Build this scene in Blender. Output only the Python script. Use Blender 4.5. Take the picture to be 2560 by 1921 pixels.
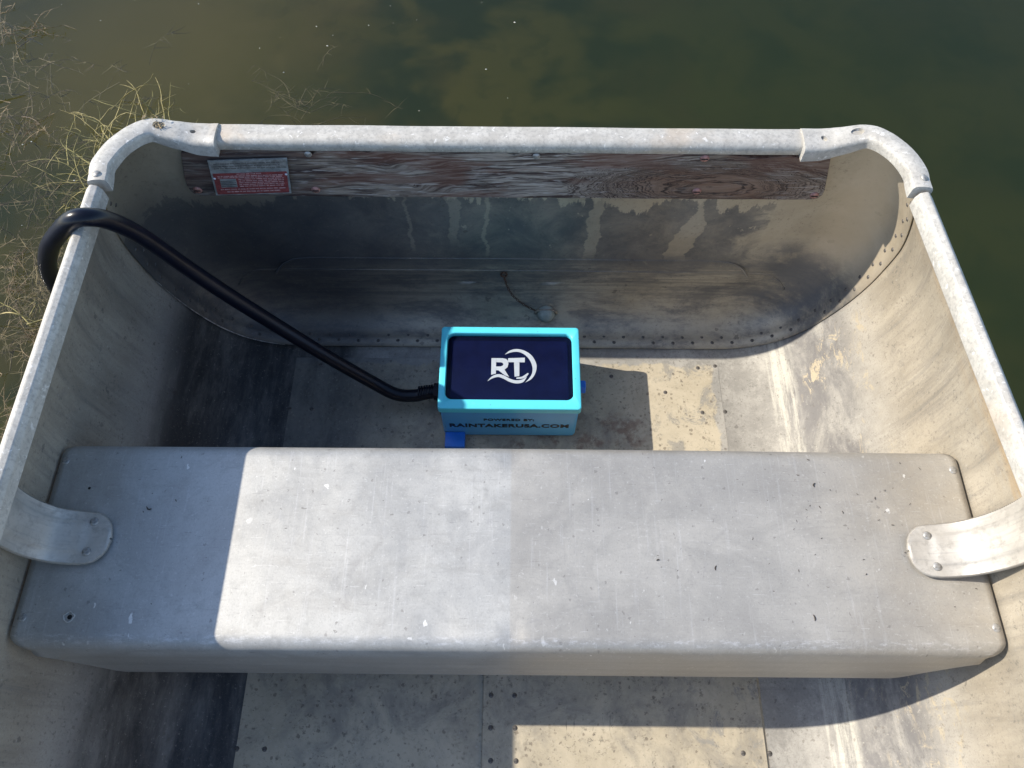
import bpy, bmesh, math, random
from mathutils import Vector, Matrix, noise
R = math.radians
random.seed(11)
for o in list(bpy.data.objects): bpy.data.objects.remove(o)
SC = bpy.context.scene
COL = SC.collection

# ------------------------------------------------------------------ camera
TH, RO = R(62.5), R(0.5)
f = Vector((0, math.cos(TH), -math.sin(TH))); r0 = Vector((1, 0, 0)); u0 = Vector((0, math.sin(TH), math.cos(TH)))
rr = r0 * math.cos(RO) + u0 * math.sin(RO); uu = u0 * math.cos(RO) - r0 * math.sin(RO)
cd = bpy.data.cameras.new('camera'); cam = bpy.data.objects.new('camera', cd); COL.objects.link(cam)
M = Matrix((rr, uu, -f)).transposed().to_4x4(); M.translation = Vector((0, 0, 1.18))
cam.matrix_world = M
cd.sensor_width = 36; cd.lens = 36 * 1950 / 2560; cd.clip_start = 0.02; cd.clip_end = 300
SC.camera = cam

# ------------------------------------------------------------------ light
SX, SY = 1.166, -0.205            # metres the light travels sideways per metre it falls
sdir = Vector((SX, SY, -1)).normalized()
elev = math.asin(-sdir.z)
sl = bpy.data.lights.new('sun', 'SUN'); sl.energy = 4.0; sl.angle = R(0.5); sl.color = (1, 0.915, 0.78)
so = bpy.data.objects.new('sun', sl); COL.objects.link(so)
so.rotation_euler = sdir.to_track_quat('-Z', 'Y').to_euler(); so.location = (-3, 1, 4)
W = bpy.data.worlds.new('World'); SC.world = W; W.use_nodes = True
wn = W.node_tree; bg = wn.nodes['Background']
sky = wn.nodes.new('ShaderNodeTexSky'); sky.sky_type = 'NISHITA'; sky.sun_disc = False
sky.sun_elevation = elev
sky.sun_rotation = math.atan2(-sdir.x, -sdir.y)
sky.ozone_density = 2.0; sky.air_density = 1.0; sky.dust_density = 0.6
wn.links.new(sky.outputs[0], bg.inputs[0]); bg.inputs[1].default_value = 0.15
SC.view_settings.view_transform = 'Standard'; SC.view_settings.look = 'None'
SC.view_settings.gamma = 1; SC.view_settings.use_curve_mapping = False
SC.view_settings.exposure = 0.68
SC.render.engine = 'CYCLES'
SC.cycles.max_bounces = 10; SC.cycles.transparent_max_bounces = 24

# ------------------------------------------------------------------ material helpers
class NT:
    def __init__(s, name):
        s.m = bpy.data.materials.new(name); s.m.use_nodes = True
        s.t = s.m.node_tree; s.n = s.t.nodes; s.b = s.n['Principled BSDF']; s.out = s.n['Material Output']
        s.co = s.n.new('ShaderNodeTexCoord').outputs['Object']
        s.xyz = None
    def L(s, a, b): s.t.links.new(a, b)
    def sep(s):
        if s.xyz is None:
            k = s.n.new('ShaderNodeSeparateXYZ'); s.L(s.co, k.inputs[0]); s.xyz = k.outputs
        return s.xyz
    def math(s, op, a, b=None):
        k = s.n.new('ShaderNodeMath'); k.operation = op
        for i, v in enumerate((a, b)):
            if v is None: continue
            if isinstance(v, (int, float)): k.inputs[i].default_value = v
            else: s.L(v, k.inputs[i])
        return k.outputs[0]
    def ramp(s, v, a, b, c=0.0, d=1.0, smooth=True):
        k = s.n.new('ShaderNodeMapRange'); k.interpolation_type = 'SMOOTHSTEP' if smooth else 'LINEAR'
        s.L(v, k.inputs[0])
        for i, q in enumerate((a, b, c, d)): k.inputs[i + 1].default_value = q
        return k.outputs[0]
    def noise(s, scale=(1, 1, 1), detail=5, rough=0.6, dist=0.0, loc=(0, 0, 0), rot=(0, 0, 0)):
        mp = s.n.new('ShaderNodeMapping'); s.L(s.co, mp.inputs[0]); mp.inputs['Scale'].default_value = scale
        mp.inputs['Location'].default_value = loc; mp.inputs['Rotation'].default_value = rot
        k = s.n.new('ShaderNodeTexNoise'); s.L(mp.outputs[0], k.inputs['Vector'])
        k.inputs['Scale'].default_value = 1; k.inputs['Detail'].default_value = detail
        k.inputs['Roughness'].default_value = rough; k.inputs['Distortion'].default_value = dist
        return k.outputs[0]
    def spots(s, scale, size, keep, loc=(0, 0, 0), rand=1.0):
        mp = s.n.new('ShaderNodeMapping'); s.L(s.co, mp.inputs[0]); mp.inputs['Scale'].default_value = scale
        mp.inputs['Location'].default_value = loc
        w = s.n.new('ShaderNodeTexNoise'); w.inputs['Scale'].default_value = 2.2; w.inputs['Detail'].default_value = 2
        s.L(mp.outputs[0], w.inputs['Vector'])
        mx = s.n.new('ShaderNodeVectorMath'); mx.operation = 'MULTIPLY_ADD'
        s.L(w.outputs['Color'], mx.inputs[0]); mx.inputs[1].default_value = (0.8, 0.8, 0.8); s.L(mp.outputs[0], mx.inputs[2])
        k = s.n.new('ShaderNodeTexVoronoi'); s.L(mx.outputs[0], k.inputs['Vector']); k.inputs['Scale'].default_value = 1
        k.inputs['Randomness'].default_value = rand
        sc = s.n.new('ShaderNodeSeparateColor'); s.L(k.outputs['Color'], sc.inputs[0])
        rad = s.math('MULTIPLY', sc.outputs[1], size)
        a = s.math('LESS_THAN', k.outputs['Distance'], rad)
        b = s.math('GREATER_THAN', sc.outputs[0], 1 - keep)
        return s.math('MULTIPLY', a, b)
    def box(s, lims):
        """soft box mask: list of (axis, rise0, rise1, fall0, fall1)"""
        o = None; X = s.sep()
        for ax, a0, a1, b0, b1 in lims:
            v = X[ax]
            if a0 is not None:
                q = s.ramp(v, a0, a1); o = q if o is None else s.math('MULTIPLY', o, q)
            if b0 is not None:
                q = s.ramp(v, b0, b1, 1.0, 0.0); o = q if o is None else s.math('MULTIPLY', o, q)
        return o
    def mix(s, fac, a, b):
        k = s.n.new('ShaderNodeMix'); k.data_type = 'RGBA'
        if isinstance(fac, (int, float)): k.inputs[0].default_value = fac
        else: s.L(fac, k.inputs[0])
        for i, v in ((6, a), (7, b)):
            if isinstance(v, tuple): k.inputs[i].default_value = (*v, 1)
            else: s.L(v, k.inputs[i])
        return k.outputs[2]
    def bump(s, h, strength=0.3, dist=0.002, prev=None):
        k = s.n.new('ShaderNodeBump'); k.inputs['Strength'].default_value = strength; k.inputs['Distance'].default_value = dist
        s.L(h, k.inputs['Height'])
        if prev is not None: s.L(prev, k.inputs['Normal'])
        s.L(k.outputs[0], s.b.inputs['Normal']); return k.outputs[0]
    def set(s, col=None, rough=None, metal=None, **kw):
        for nm, v in (('Base Color', col), ('Roughness', rough), ('Metallic', metal)):
            if v is None: continue
            if isinstance(v, tuple): s.b.inputs[nm].default_value = (*v, 1)
            elif isinstance(v, (int, float)): s.b.inputs[nm].default_value = v
            else: s.L(v, s.b.inputs[nm])
        for k, v in kw.items():
            s.b.inputs[k.replace('_', ' ')].default_value = v
        return s.m

def simple(name, col, rough=0.5, metal=0.0, var=0.12, scale=60, bump=0.0, spec=0.5):
    g = NT(name); n = g.noise((scale,) * 3, 4)
    d = tuple(c * (1 - 2 * var) for c in col); e = tuple(min(1, c * (1 + var)) for c in col)
    c = g.mix(g.ramp(n, 0.35, 0.65), d, e)
    if bump: g.bump(n, bump, 0.001)
    return g.set(c, rough, metal, Specular_IOR_Level=spec)

def alu_base(g, ca=(0.42, 0.41, 0.39), cb=(0.50, 0.49, 0.47), mott=9):
    """mottled dull oxidised sheet"""
    n1 = g.noise((mott, mott, mott), 7, 0.65, 0.4)
    n2 = g.noise((mott * 6,) * 3, 5, 0.7, 0.2, (3, 1, 7))
    c = g.mix(g.ramp(n1, 0.32, 0.68), ca, cb)
    dk = tuple(x * 0.82 for x in ca)
    c = g.mix(g.math('MULTIPLY', g.ramp(n2, 0.5, 0.75), 0.55), c, dk)
    return c, n1, n2

# ---- bench sheet
def mat_bench():
    g = NT('bench_aluminium')
    c, n1, n2 = alu_base(g, (0.385, 0.38, 0.36), (0.485, 0.48, 0.455), 10)
    # right half is duller
    rt = g.box([(0, -0.0015, 0.0015, None, None)])
    c = g.mix(g.math('MULTIPLY', rt, 0.85), c, g.mix(g.ramp(n1, .3, .7), (0.365, 0.345, 0.31), (0.45, 0.43, 0.39)))
    tan = g.math('MULTIPLY', g.box([(0, 0.30, 0.52, None, None)]), g.ramp(g.noise((5, 7, 5), 4), 0.3, 0.7))
    c = g.mix(g.math('MULTIPLY', tan, 0.6), c, (0.44, 0.38, 0.29))
    # dried water marks, dull handling film, grimy ends
    wm = g.noise((7, 9, 5), 3, .5, .8, (3, 8, 1))
    ring = g.math('MULTIPLY', g.ramp(wm, .50, .515), g.ramp(wm, .515, .56, 1, 0))
    c = g.mix(g.math('MULTIPLY', ring, .14), c, (0.26, .25, .23))
    sm = g.ramp(g.noise((9, 30, 9), 8, .75, .2, (1, 3, 6)), .50, .68)
    c = g.mix(g.math('MULTIPLY', sm, .30), c, (0.30, .285, .26))
    sc1 = g.ramp(g.noise((40, 900, 60), 2, .5, .0, (4, 0, 0), (0, 0, .5)), .70, .76)
    c = g.mix(g.math('MULTIPLY', sc1, .45), c, (0.72, .72, .70))
    sc2 = g.ramp(g.noise((45, 800, 60), 2, .5, .0, (8, 3, 0), (0, 0, -.35)), .70, .76)
    c = g.mix(g.math('MULTIPLY', sc2, .45), c, (0.14, .14, .14))
    # cross grain streaks and lengthwise scuffs
    st = g.ramp(g.noise((6, 420, 60), 3, 0.6), 0.56, 0.74)
    c = g.mix(g.math('MULTIPLY', st, 0.09), c, (0.22, 0.22, 0.23))
    sv = g.ramp(g.noise((330, 9, 60), 3, 0.6, 0.3), 0.58, 0.72)
    c = g.mix(g.math('MULTIPLY', sv, 0.14), c, (0.74, 0.74, 0.75))
    blot = g.ramp(g.noise((16, 16, 16), 6, 0.7, 1.0, (5, 2, 0)), 0.60, 0.75)
    c = g.mix(g.math('MULTIPLY', blot, 0.3), c, (0.27, 0.26, 0.26))
    w = g.spots((70, 45, 40), 0.20, 0.22); c = g.mix(g.math('MULTIPLY', w, g.math('MULTIPLY', g.ramp(g.noise((7, 7, 7), 2), .4, .6), 0.75)), c, (0.85, 0.84, 0.8))
    d = g.spots((75, 120, 40), 0.17, 0.07, (4, 4, 4)); c = g.mix(g.math('MULTIPLY', d, 0.5), c, (0.12, 0.11, 0.10))
    d = g.spots((170, 150, 90), 0.3, 0.16, (9, 4, 1)); c = g.mix(g.math('MULTIPLY', d, 0.45), c, (0.16, 0.15, 0.14))
    # worn edge line at the fold
    e = g.box([(1, 0.138, 0.142, 0.146, 0.151)])
    c = g.mix(g.math('MULTIPLY', e, g.ramp(g.noise((90, 260, 20), 6, .75), .50, .62, 0, .35)), c, (0.78, 0.78, 0.78))
    lip = g.box([(2, None, None, 0.225, 0.262)])
    c = g.mix(g.math('MULTIPLY', lip, 0.55), c, g.mix(g.ramp(g.noise((4, 4, 60), 5), .35, .65), (0.33, 0.30, 0.25), (0.42, 0.385, 0.33)))
    b = g.bump(g.noise((9, 9, 9), 3), 0.35, 0.004)
    b = g.bump(n2, 0.12, 0.001, b); g.bump(g.noise((380, 380, 200), 2), 0.12, 0.0006, b)
    gr = g.noise((520, 420, 400), 3, .7, 0, (3, 3, 3))
    c = g.mix(g.math('MULTIPLY', g.ramp(gr, .48, .70), .32), c, (0.25, .245, .235))
    gr = g.noise((260, 300, 200), 4, .75, .4, (9, 3, 3))
    c = g.mix(g.math('MULTIPLY', g.ramp(gr, .58, .70), .35), c, (0.74, .73, .70))
    rg = g.ramp(n1, 0.3, 0.7, 0.46, 0.60)
    return g.set(c, rg, 0.38)

def mat_hull():
    g = NT('hull_aluminium')
    c, n1, n2 = alu_base(g, (0.35, 0.335, 0.305), (0.49, 0.47, 0.425), 7)
    X = g.sep()
    # floor: blotchy bare metal
    fl = g.box([(2, None, None, 0.03, 0.10)])
    b1 = g.ramp(g.noise((17, 14, 17), 8, 0.78, 0.25, (1, 5, 2)), 0.38, 0.60)
    c = g.mix(g.math('MULTIPLY', fl, g.math('MULTIPLY', b1, 0.75)), c, (0.245, 0.235, 0.215))
    # shade and dark reflection painted into floor and chine down the left side
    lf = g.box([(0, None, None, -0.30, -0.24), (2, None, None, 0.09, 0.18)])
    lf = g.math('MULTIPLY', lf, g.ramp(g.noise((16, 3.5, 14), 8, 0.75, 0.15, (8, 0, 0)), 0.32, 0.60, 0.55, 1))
    # right chine grey band, darker inside
    rc = g.box([(0, 0.40, 0.45, None, None), (2, 0.01, 0.04, 0.10, 0.17)])
    c = g.mix(g.math('MULTIPLY', rc, g.ramp(g.noise((20, 9, 20), 8, .75, .3), .35, .58, .25, .95)), c, (0.17, 0.165, 0.165))
    # scraped yellowish patches on the right chine
    sc = g.math('MULTIPLY', g.ramp(g.noise((70, 34, 60), 8, 0.8, 0.9, (2, 2, 9)), 0.52, 0.57), g.ramp(g.noise((16, 7, 16), 3, .6, 0, (5, 2, 9)), .49, .58))
    sc = g.math('MULTIPLY', sc, g.box([(0, 0.44, 0.49, None, None), (2, 0.02, 0.05, 0.16, 0.22), (1, -.3, -.2, 0.64, .68)]))
    c = g.mix(g.math('MULTIPLY', sc, 0.75), c, (0.55, 0.465, 0.32))
    # pale scuffed track along the floor edge
    tr = g.math('MULTIPLY', g.box([(0, 0.432, 0.435, 0.462, 0.472), (2, None, None, .05, .08)]), g.ramp(g.noise((120, 9, 9), 7, .75), .36, .60))
    c = g.mix(g.math('MULTIPLY', tr, 0.6), c, (0.62, 0.60, 0.52))
    # tan film on the upper sides
    up = g.box([(2, 0.10, 0.24, None, None)])
    tn = g.mix(g.ramp(g.noise((5, 22, 5), 6, .65), .35, .65), (0.31, 0.265, 0.195), (0.45, 0.39, 0.295))
    c = g.mix(g.math('MULTIPLY', up, 0.85), c, tn)
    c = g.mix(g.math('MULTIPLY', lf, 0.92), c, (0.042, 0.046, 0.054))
    ws = g.ramp(g.noise((3, 60, 3.5), 7, .75, .1, (4, 1, 1)), .52, .66)
    c = g.mix(g.math('MULTIPLY', g.math('MULTIPLY', ws, up), .5), c, (0.22, .20, .17))
    wb = g.ramp(g.noise((30, 24, 24), 8, .8, .2, (2, 6, 1)), .54, .66)
    c = g.mix(g.math('MULTIPLY', g.math('MULTIPLY', wb, up), .4), c, (0.24, .22, .19))
    # orange line close under the gunwale
    orr = g.math('MULTIPLY', g.box([(2, 0.33, 0.40, None, None), (0, 0.3, 0.32, None, None)]), g.ramp(g.noise((40, 9, 40), 4), .4, .6, .1, .7))
    c = g.mix(orr, c, (0.42, 0.27, 0.12))
    hs = g.ramp(g.noise((2.2, 90, 8), 4, .6, .4), .60, .70)
    c = g.mix(g.math('MULTIPLY', hs, 0.25), c, (0.16, 0.16, 0.16))
    d = g.spots((55, 55, 55), 0.22, 0.10, (4, 4, 4)); c = g.mix(g.math('MULTIPLY', d, 0.5), c, (0.10, 0.09, 0.08))
    d = g.spots((150, 150, 150), 0.33, 0.25, (1, 4, 8)); c = g.mix(g.math('MULTIPLY', d, 0.4), c, (0.14, 0.12, 0.10))
    b = g.bump(g.noise((6, 4, 6), 3), 0.35, 0.006)
    g.bump(n2, 0.2, 0.001, b)
    k1 = g.ramp(g.noise((170, 170, 170), 5, .8, 0, (3, 9, 4)), .54, .64)
    k2 = g.ramp(g.noise((26, 26, 26), 6, .75, 0, (1, 9, 2)), .40, .62, .15, 1)
    c = g.mix(g.math('MULTIPLY', g.math('MULTIPLY', k1, k2), .55), c, (0.10, 0.095, 0.085))
    k3 = g.ramp(g.noise((210, 210, 210), 4, .8, 0, (7, 2, 4)), .60, .68)
    c = g.mix(g.math('MULTIPLY', k3, .35), c, (0.60, .57, .50))
    gr = g.noise((420, 420, 420), 3, .7)
    c = g.mix(g.math('MULTIPLY', g.ramp(gr, .5, .72), .35), c, (0.16, .155, .145))
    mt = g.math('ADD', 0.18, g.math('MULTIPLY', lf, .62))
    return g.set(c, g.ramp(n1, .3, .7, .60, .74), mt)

def mat_floor_paint():
    g = NT('floor_coating')
    n1 = g.noise((9, 9, 9), 8, .7, .5); n2 = g.noise((60, 60, 60), 6, .75)
    c = g.mix(g.ramp(n1, .3, .7), (0.43, 0.375, 0.275), (0.56, 0.495, 0.375))
    # grime: heavier away from the aft right corner
    wear = g.ramp(g.noise((13, 13, 13), 8, .72, .6, (3, 3, 3)), .40, .66)
    wm = g.math('MULTIPLY', wear, g.math('SUBTRACT', 1.0, g.box([(0, 0.16, 0.24, None, None), (1, 0.44, .47, None, None)])))
    c = g.mix(g.math('MULTIPLY', wm, 0.75), c, (0.25, 0.23, 0.195))
    we = g.math('MULTIPLY', g.math('MAXIMUM', g.box([(0, .325, .365, None, None)]), g.box([(1, .635, .675, None, None)])), g.box([(1, .3, .4, None, None)]))
    we = g.ramp(g.math('ADD', we, g.math('MULTIPLY', g.math('SUBTRACT', g.noise((26, 26, 26), 8, .75, .5, (7, 7, 2)), .5), 1.6)), .30, .48)
    c = g.mix(we, c, g.mix(g.ramp(n1, .35, .65), (0.30, .29, .265), (0.42, .40, .36)))
    cut = g.math('MULTIPLY', g.box([(0, .2, .28, .345, .36)]), g.ramp(g.noise((22, 22, 22), 8, .8, .6, (1, 2, 3)), .52, .60))
    c = g.mix(g.math('MULTIPLY', cut, 0.8), c, (0.27, 0.26, 0.235))
    c = g.mix(g.math('MULTIPLY', g.ramp(n2, .55, .70), .5), c, (0.16, 0.14, 0.11))
    d = g.spots((150, 150, 150), 0.42, 0.22); c = g.mix(g.math('MULTIPLY', d, 0.55), c, (0.11, 0.085, 0.065))
    rd = g.math('MULTIPLY', g.ramp(g.noise((20, 20, 20), 6, .7), .48, .6), g.box([(1, .44, .46, .54, .57), (0, -.02, .0, .20, .24)]))
    c = g.mix(g.math('MULTIPLY', rd, .6), c, (0.17, 0.085, 0.055))
    lt = g.math('MULTIPLY', g.box([(0, None, None, -.32, -.12), (1, .42, .46, None, None)]), g.ramp(g.noise((5, 5, 5), 6, .7, .6, (6, 1, 2)), .25, .5, .55, 1))  # shade put into the coating colour on its left aft part
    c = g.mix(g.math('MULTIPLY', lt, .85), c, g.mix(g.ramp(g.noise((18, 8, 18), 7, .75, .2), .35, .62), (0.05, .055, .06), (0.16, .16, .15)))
    k1 = g.ramp(g.noise((170, 170, 170), 5, .8, 0, (3, 9, 4)), .54, .64)
    k2 = g.ramp(g.noise((26, 26, 26), 6, .75, 0, (1, 9, 2)), .40, .62, .15, 1)
    c = g.mix(g.math('MULTIPLY', g.math('MULTIPLY', k1, k2), .75), c, (0.10, 0.09, 0.075))
    k3 = g.ramp(g.noise((210, 210, 210), 4, .8, 0, (7, 2, 4)), .60, .68)
    c = g.mix(g.math('MULTIPLY', k3, .35), c, (0.62, .58, .50))
    # sooty vertical tick marks
    tk = g.math('MULTIPLY', g.ramp(g.noise((110, 12, 1), 4, .7, .2, (0, 3, 0)), .60, .68), g.box([(0, .045, .06, .16, .18), (1, .065, .075, .085, .097)]))
    c = g.mix(tk, c, (0.07, 0.07, 0.075))
    b = g.bump(g.noise((450, 450, 450), 2), .3, .0006)
    g.bump(n1, .2, .003, b)
    return g.set(c, 0.72, 0.1)

def mat_transom():
    g = NT('transom_aluminium')
    c, n1, n2 = alu_base(g, (0.38, 0.335, 0.255), (0.50, 0.445, 0.345), 7)
    X = g.sep()
    # dark oxide field with ragged upper edge and drips left clean
    drip = g.noise((48, 1, 1.6), 5, .6, .15, (0, 0, 4))
    rag = g.math('MULTIPLY', drip, 0.10)
    rag = g.math('ADD', rag, g.math('MULTIPLY', g.noise((9, 1, 1), 3, .5, 0, (2, 0, 1)), 0.09))
    rag = g.math('ADD', rag, g.math('MULTIPLY', g.noise((34, 1, 26), 8, .75, .3, (6, 0, 2)), 0.085))
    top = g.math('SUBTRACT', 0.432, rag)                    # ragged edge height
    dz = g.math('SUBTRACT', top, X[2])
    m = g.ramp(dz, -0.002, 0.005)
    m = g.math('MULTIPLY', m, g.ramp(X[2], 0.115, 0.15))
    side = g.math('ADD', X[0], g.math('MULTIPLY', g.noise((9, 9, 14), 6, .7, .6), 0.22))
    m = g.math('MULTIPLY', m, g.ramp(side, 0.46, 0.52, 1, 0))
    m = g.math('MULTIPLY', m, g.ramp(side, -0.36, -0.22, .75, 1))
    fl = g.ramp(g.noise((60, 1, 45), 5, .7, .3, (1, 0, 9)), .66, .70)
    m = g.math('MULTIPLY', m, g.math('SUBTRACT', 1.0, g.math('MULTIPLY', fl, .7)))
    wob = g.math('MULTIPLY', g.math('SUBTRACT', g.noise((8, 1, 26), 6, .65, 0, (3, 0, 3)), .5), .035)
    for x0, sl, w0, w1, za, zb, am in ((.122, .03, .008, .010, .165, .175, .7), (.262, .12, .004, .017, .165, .175, .65), (.395, .1, .022, .014, .175, .19, .9),
                                       (-.09, 0, .009, .007, .20, .21, .45), (-.042, .02, .003, .003, .17, .18, .6), (-.16, .0, .002, .003, .18, .19, .5)):
        xc = g.math('ADD', g.math('MULTIPLY', g.math('SUBTRACT', X[2], .17), sl), x0)
        dx = g.math('ABSOLUTE', g.math('SUBTRACT', g.math('ADD', X[0], wob), xc))
        wd = g.ramp(X[2], .23, .28, w1, w0)
        dm = g.ramp(g.math('SUBTRACT', wd, dx), -.001, .001)
        dm = g.math('MULTIPLY', dm, g.ramp(X[2], za - .02, zb, 0, am))
        m = g.math('MULTIPLY', m, g.math('SUBTRACT', 1.0, dm))
    m = g.math('MULTIPLY', m, g.ramp(g.noise((13, 5, 15), 8, .75, .6, (3, 3, 5)), .30, .62, .62, 1))
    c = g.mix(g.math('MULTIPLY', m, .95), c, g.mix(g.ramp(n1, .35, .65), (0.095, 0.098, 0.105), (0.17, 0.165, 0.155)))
    # low shelf: pale brushed streaks
    ls = g.math('MULTIPLY', g.ramp(g.noise((4, 40, 110), 7, .75, .1), .42, .6), g.box([(2, .03, .06, .12, .16)]))
    c = g.mix(g.math('MULTIPLY', ls, .55), c, (0.155, 0.15, 0.14))
    bl = g.math('MULTIPLY', g.ramp(g.noise((7, 16, 22), 8, .78, .2, (9, 9, 9)), .42, .62), g.box([(2, None, None, .13, .20)]))
    c = g.mix(g.math('MULTIPLY', bl, .7), c, (0.12, 0.12, 0.125))
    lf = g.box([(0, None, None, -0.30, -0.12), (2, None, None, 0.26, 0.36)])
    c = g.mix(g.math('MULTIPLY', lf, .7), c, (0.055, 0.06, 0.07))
    d = g.spots((60, 60, 60), 0.3, 0.12, (4, 4, 4)); c = g.mix(g.math('MULTIPLY', d, 0.5), c, (0.09, 0.08, 0.07))
    k1 = g.ramp(g.noise((170, 170, 170), 5, .8, 0, (3, 9, 4)), .54, .64)
    k2 = g.ramp(g.noise((26, 26, 26), 6, .75, 0, (1, 9, 2)), .40, .62, .15, 1)
    c = g.mix(g.math('MULTIPLY', g.math('MULTIPLY', k1, k2), .5), c, (0.07, 0.07, 0.07))
    k3 = g.ramp(g.noise((210, 210, 210), 4, .8, 0, (7, 2, 4)), .60, .68)
    c = g.mix(g.math('MULTIPLY', k3, .2), c, (0.45, .42, .36))
    rb = g.math('MULTIPLY', g.box([(0, .36, .44, .53, .56), (2, .03, .06, .17, .22)]), g.ramp(g.noise((14, 14, 16), 8, .75, .2, (4, 1, 8)), .34, .56))
    c = g.mix(g.math('MULTIPLY', rb, .85), c, (0.13, .135, .145))
    # paler tan flange on the right
    tf = g.box([(0, .44, .50, None, None), (2, .14, .2, None, None)])
    c = g.mix(g.math('MULTIPLY', tf, .7), c, g.mix(g.ramp(n1, .3, .7), (0.52, .44, .32), (0.64, .55, .42)))
    b = g.bump(g.noise((6, 6, 6), 3), 0.35, 0.006)
    g.bump(n2, 0.2, 0.001, b)
    return g.set(c, g.ramp(n1, .3, .7, .42, .6), 0.45)

def mat_cast():
    g = NT('gunwale_aluminium')
    n1 = g.noise((45, 45, 45), 6, .7, .3); n2 = g.noise((220, 220, 220), 4, .7)
    c = g.mix(g.ramp(n1, .35, .65), (0.42, 0.40, 0.36), (0.53, 0.51, 0.465))
    c = g.mix(g.math('MULTIPLY', g.ramp(n2, .48, .64), .45), c, (0.25, 0.24, 0.225))
    w = g.ramp(g.noise((130, 130, 130), 3, .6, .5, (5, 5, 5)), .62, .7); c = g.mix(g.math('MULTIPLY', w, .6), c, (0.80, .79, .76))
    rs = g.ramp(g.noise((7, 7, 7), 5, .6, .4, (2, 0, 0)), .56, .68); c = g.mix(g.math('MULTIPLY', rs, .35), c, (0.50, .38, .26))
    b = g.bump(n1, .2, .002); g.bump(n2, .3, .0008, b)
    return g.set(c, .58, .15)

def mat_wood():
    g = NT('weathered_board')
    X = g.sep()
    def combine(a, b, cc):
        k = g.n.new('ShaderNodeCombineXYZ')
        for i, v in enumerate((a, b, cc)):
            if isinstance(v, (int, float)): k.inputs[i].default_value = v
            else: g.L(v, k.inputs[i])
        return k.outputs[0]
    # distance field round a long knot pushes the grain apart
    kx = g.math('DIVIDE', g.math('SUBTRACT', X[0], 0.275), 0.105)
    kz = g.math('DIVIDE', g.math('SUBTRACT', X[2], 0.338), 0.030)
    d2 = g.math('ADD', g.math('MULTIPLY', kx, kx), g.math('MULTIPLY', kz, kz))
    rad = g.math('ADD', g.math('SQRT', d2), g.math('MULTIPLY', g.math('SUBTRACT', g.noise((14, 1, 40), 4, .6, .4), .5), .7))
    knot = g.ramp(rad, 0.6, 2.0, .85, 0)
    wv = g.noise((3.5, 1, 14), 3, .5, .3)
    zz = g.math('ADD', g.math('MULTIPLY', X[2], 120), g.math('MULTIPLY', wv, 9))
    zz = g.math('ADD', zz, g.math('MULTIPLY', X[0], -9))
    fld = g.n.new('ShaderNodeMix'); fld.data_type = 'FLOAT'
    g.L(knot, fld.inputs[0]); g.L(zz, fld.inputs[2])
    g.L(g.math('MULTIPLY', rad, 3.6), fld.inputs[3])
    v = combine(g.math('MULTIPLY', X[0], 7), 0.0, fld.outputs[0])
    k = g.n.new('ShaderNodeTexNoise'); g.L(v, k.inputs['Vector']); k.inputs['Scale'].default_value = 1.25
    k.inputs['Detail'].default_value = 6; k.inputs['Roughness'].default_value = .68; k.inputs['Distortion'].default_value = .25
    gr = g.ramp(k.outputs[0], .41, .56)
    pale = g.mix(g.ramp(g.noise((6, 6, 9), 4), .35, .65), (0.27, .215, .165), (0.38, .335, .285))
    fg = g.noise((22, 1, 420), 4, .7, .3, (2, 0, 0))
    c = g.mix(gr, (0.05, .03, .025), pale)
    c = g.mix(g.math('MULTIPLY', g.ramp(fg, .46, .62), .4), c, (0.055, .038, .04))
    c = g.mix(g.math('MULTIPLY', g.ramp(g.noise((30, 1, 300), 3, .6, .2, (7, 0, 3)), .56, .66), .75), c, (0.52, .48, .44))
    rd = g.ramp(g.noise((5, 5, 22), 5, .6, .5, (3, 0, 0)), .48, .62)
    c = g.mix(g.math('MULTIPLY', rd, .65), c, (0.15, .065, .042))
    c = g.mix(g.math('MULTIPLY', knot, .85), c, g.mix(gr, (0.02, .010, .007), (0.19, .095, .05)))
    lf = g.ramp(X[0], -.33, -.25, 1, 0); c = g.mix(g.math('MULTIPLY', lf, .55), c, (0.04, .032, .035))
    g.bump(k.outputs[0], .8, .003)
    return g.set(c, .8, 0)

MB, MH, MP, MT, MC, MW = mat_bench(), mat_hull(), mat_floor_paint(), mat_transom(), mat_cast(), mat_wood()
M_RIV = simple('rivet_metal', (0.36, 0.35, 0.33), .5, .5, .2, 200)
M_RIVD = simple('dirty_rivet', (0.13, 0.12, 0.11), .6, .3, .25, 300)
M_CU = simple('copper_screw', (0.42, 0.22, 0.19), .5, .4, .2, 300)
M_DARK = simple('hole_shade', (0.02, 0.018, 0.016), .9)  # near-black colour stands for the shade inside holes and screw slots
M_RUST = simple('rusty_chain', (0.10, 0.055, 0.035), .8, .2, .3, 300, .4)
M_PLUG = simple('plug_plastic', (0.30, 0.34, 0.31), .45, 0, .1)
def mat_box(name, col):
    g = NT(name)
    c = g.mix(g.ramp(g.noise((30, 30, 30), 4), .3, .7), tuple(x * .95 for x in col), col)
    d = g.ramp(g.noise((45, 60, 45), 7, .8, .2), .56, .72); c = g.mix(g.math('MULTIPLY', d, .16), c, (.40, .42, .38))
    k = g.spots((260, 260, 260), .3, .10); c = g.mix(g.math('MULTIPLY', k, .5), c, (.10, .12, .11))
    g.bump(g.noise((900, 900, 900), 2), .1, .0003)
    return g.set(c, g.ramp(d, 0, 1, .38, .6), 0)
M_CYAN = mat_box('cyan_plastic', (0.11, 0.70, 0.86))
M_BLUE = simple('blue_plastic', (0.02, 0.17, 0.68), .4, 0, .05)
M_NAVY = simple('navy_panel', (0.002, 0.004, 0.022), .5, 0, .10, 25, 0, .1)
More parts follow.
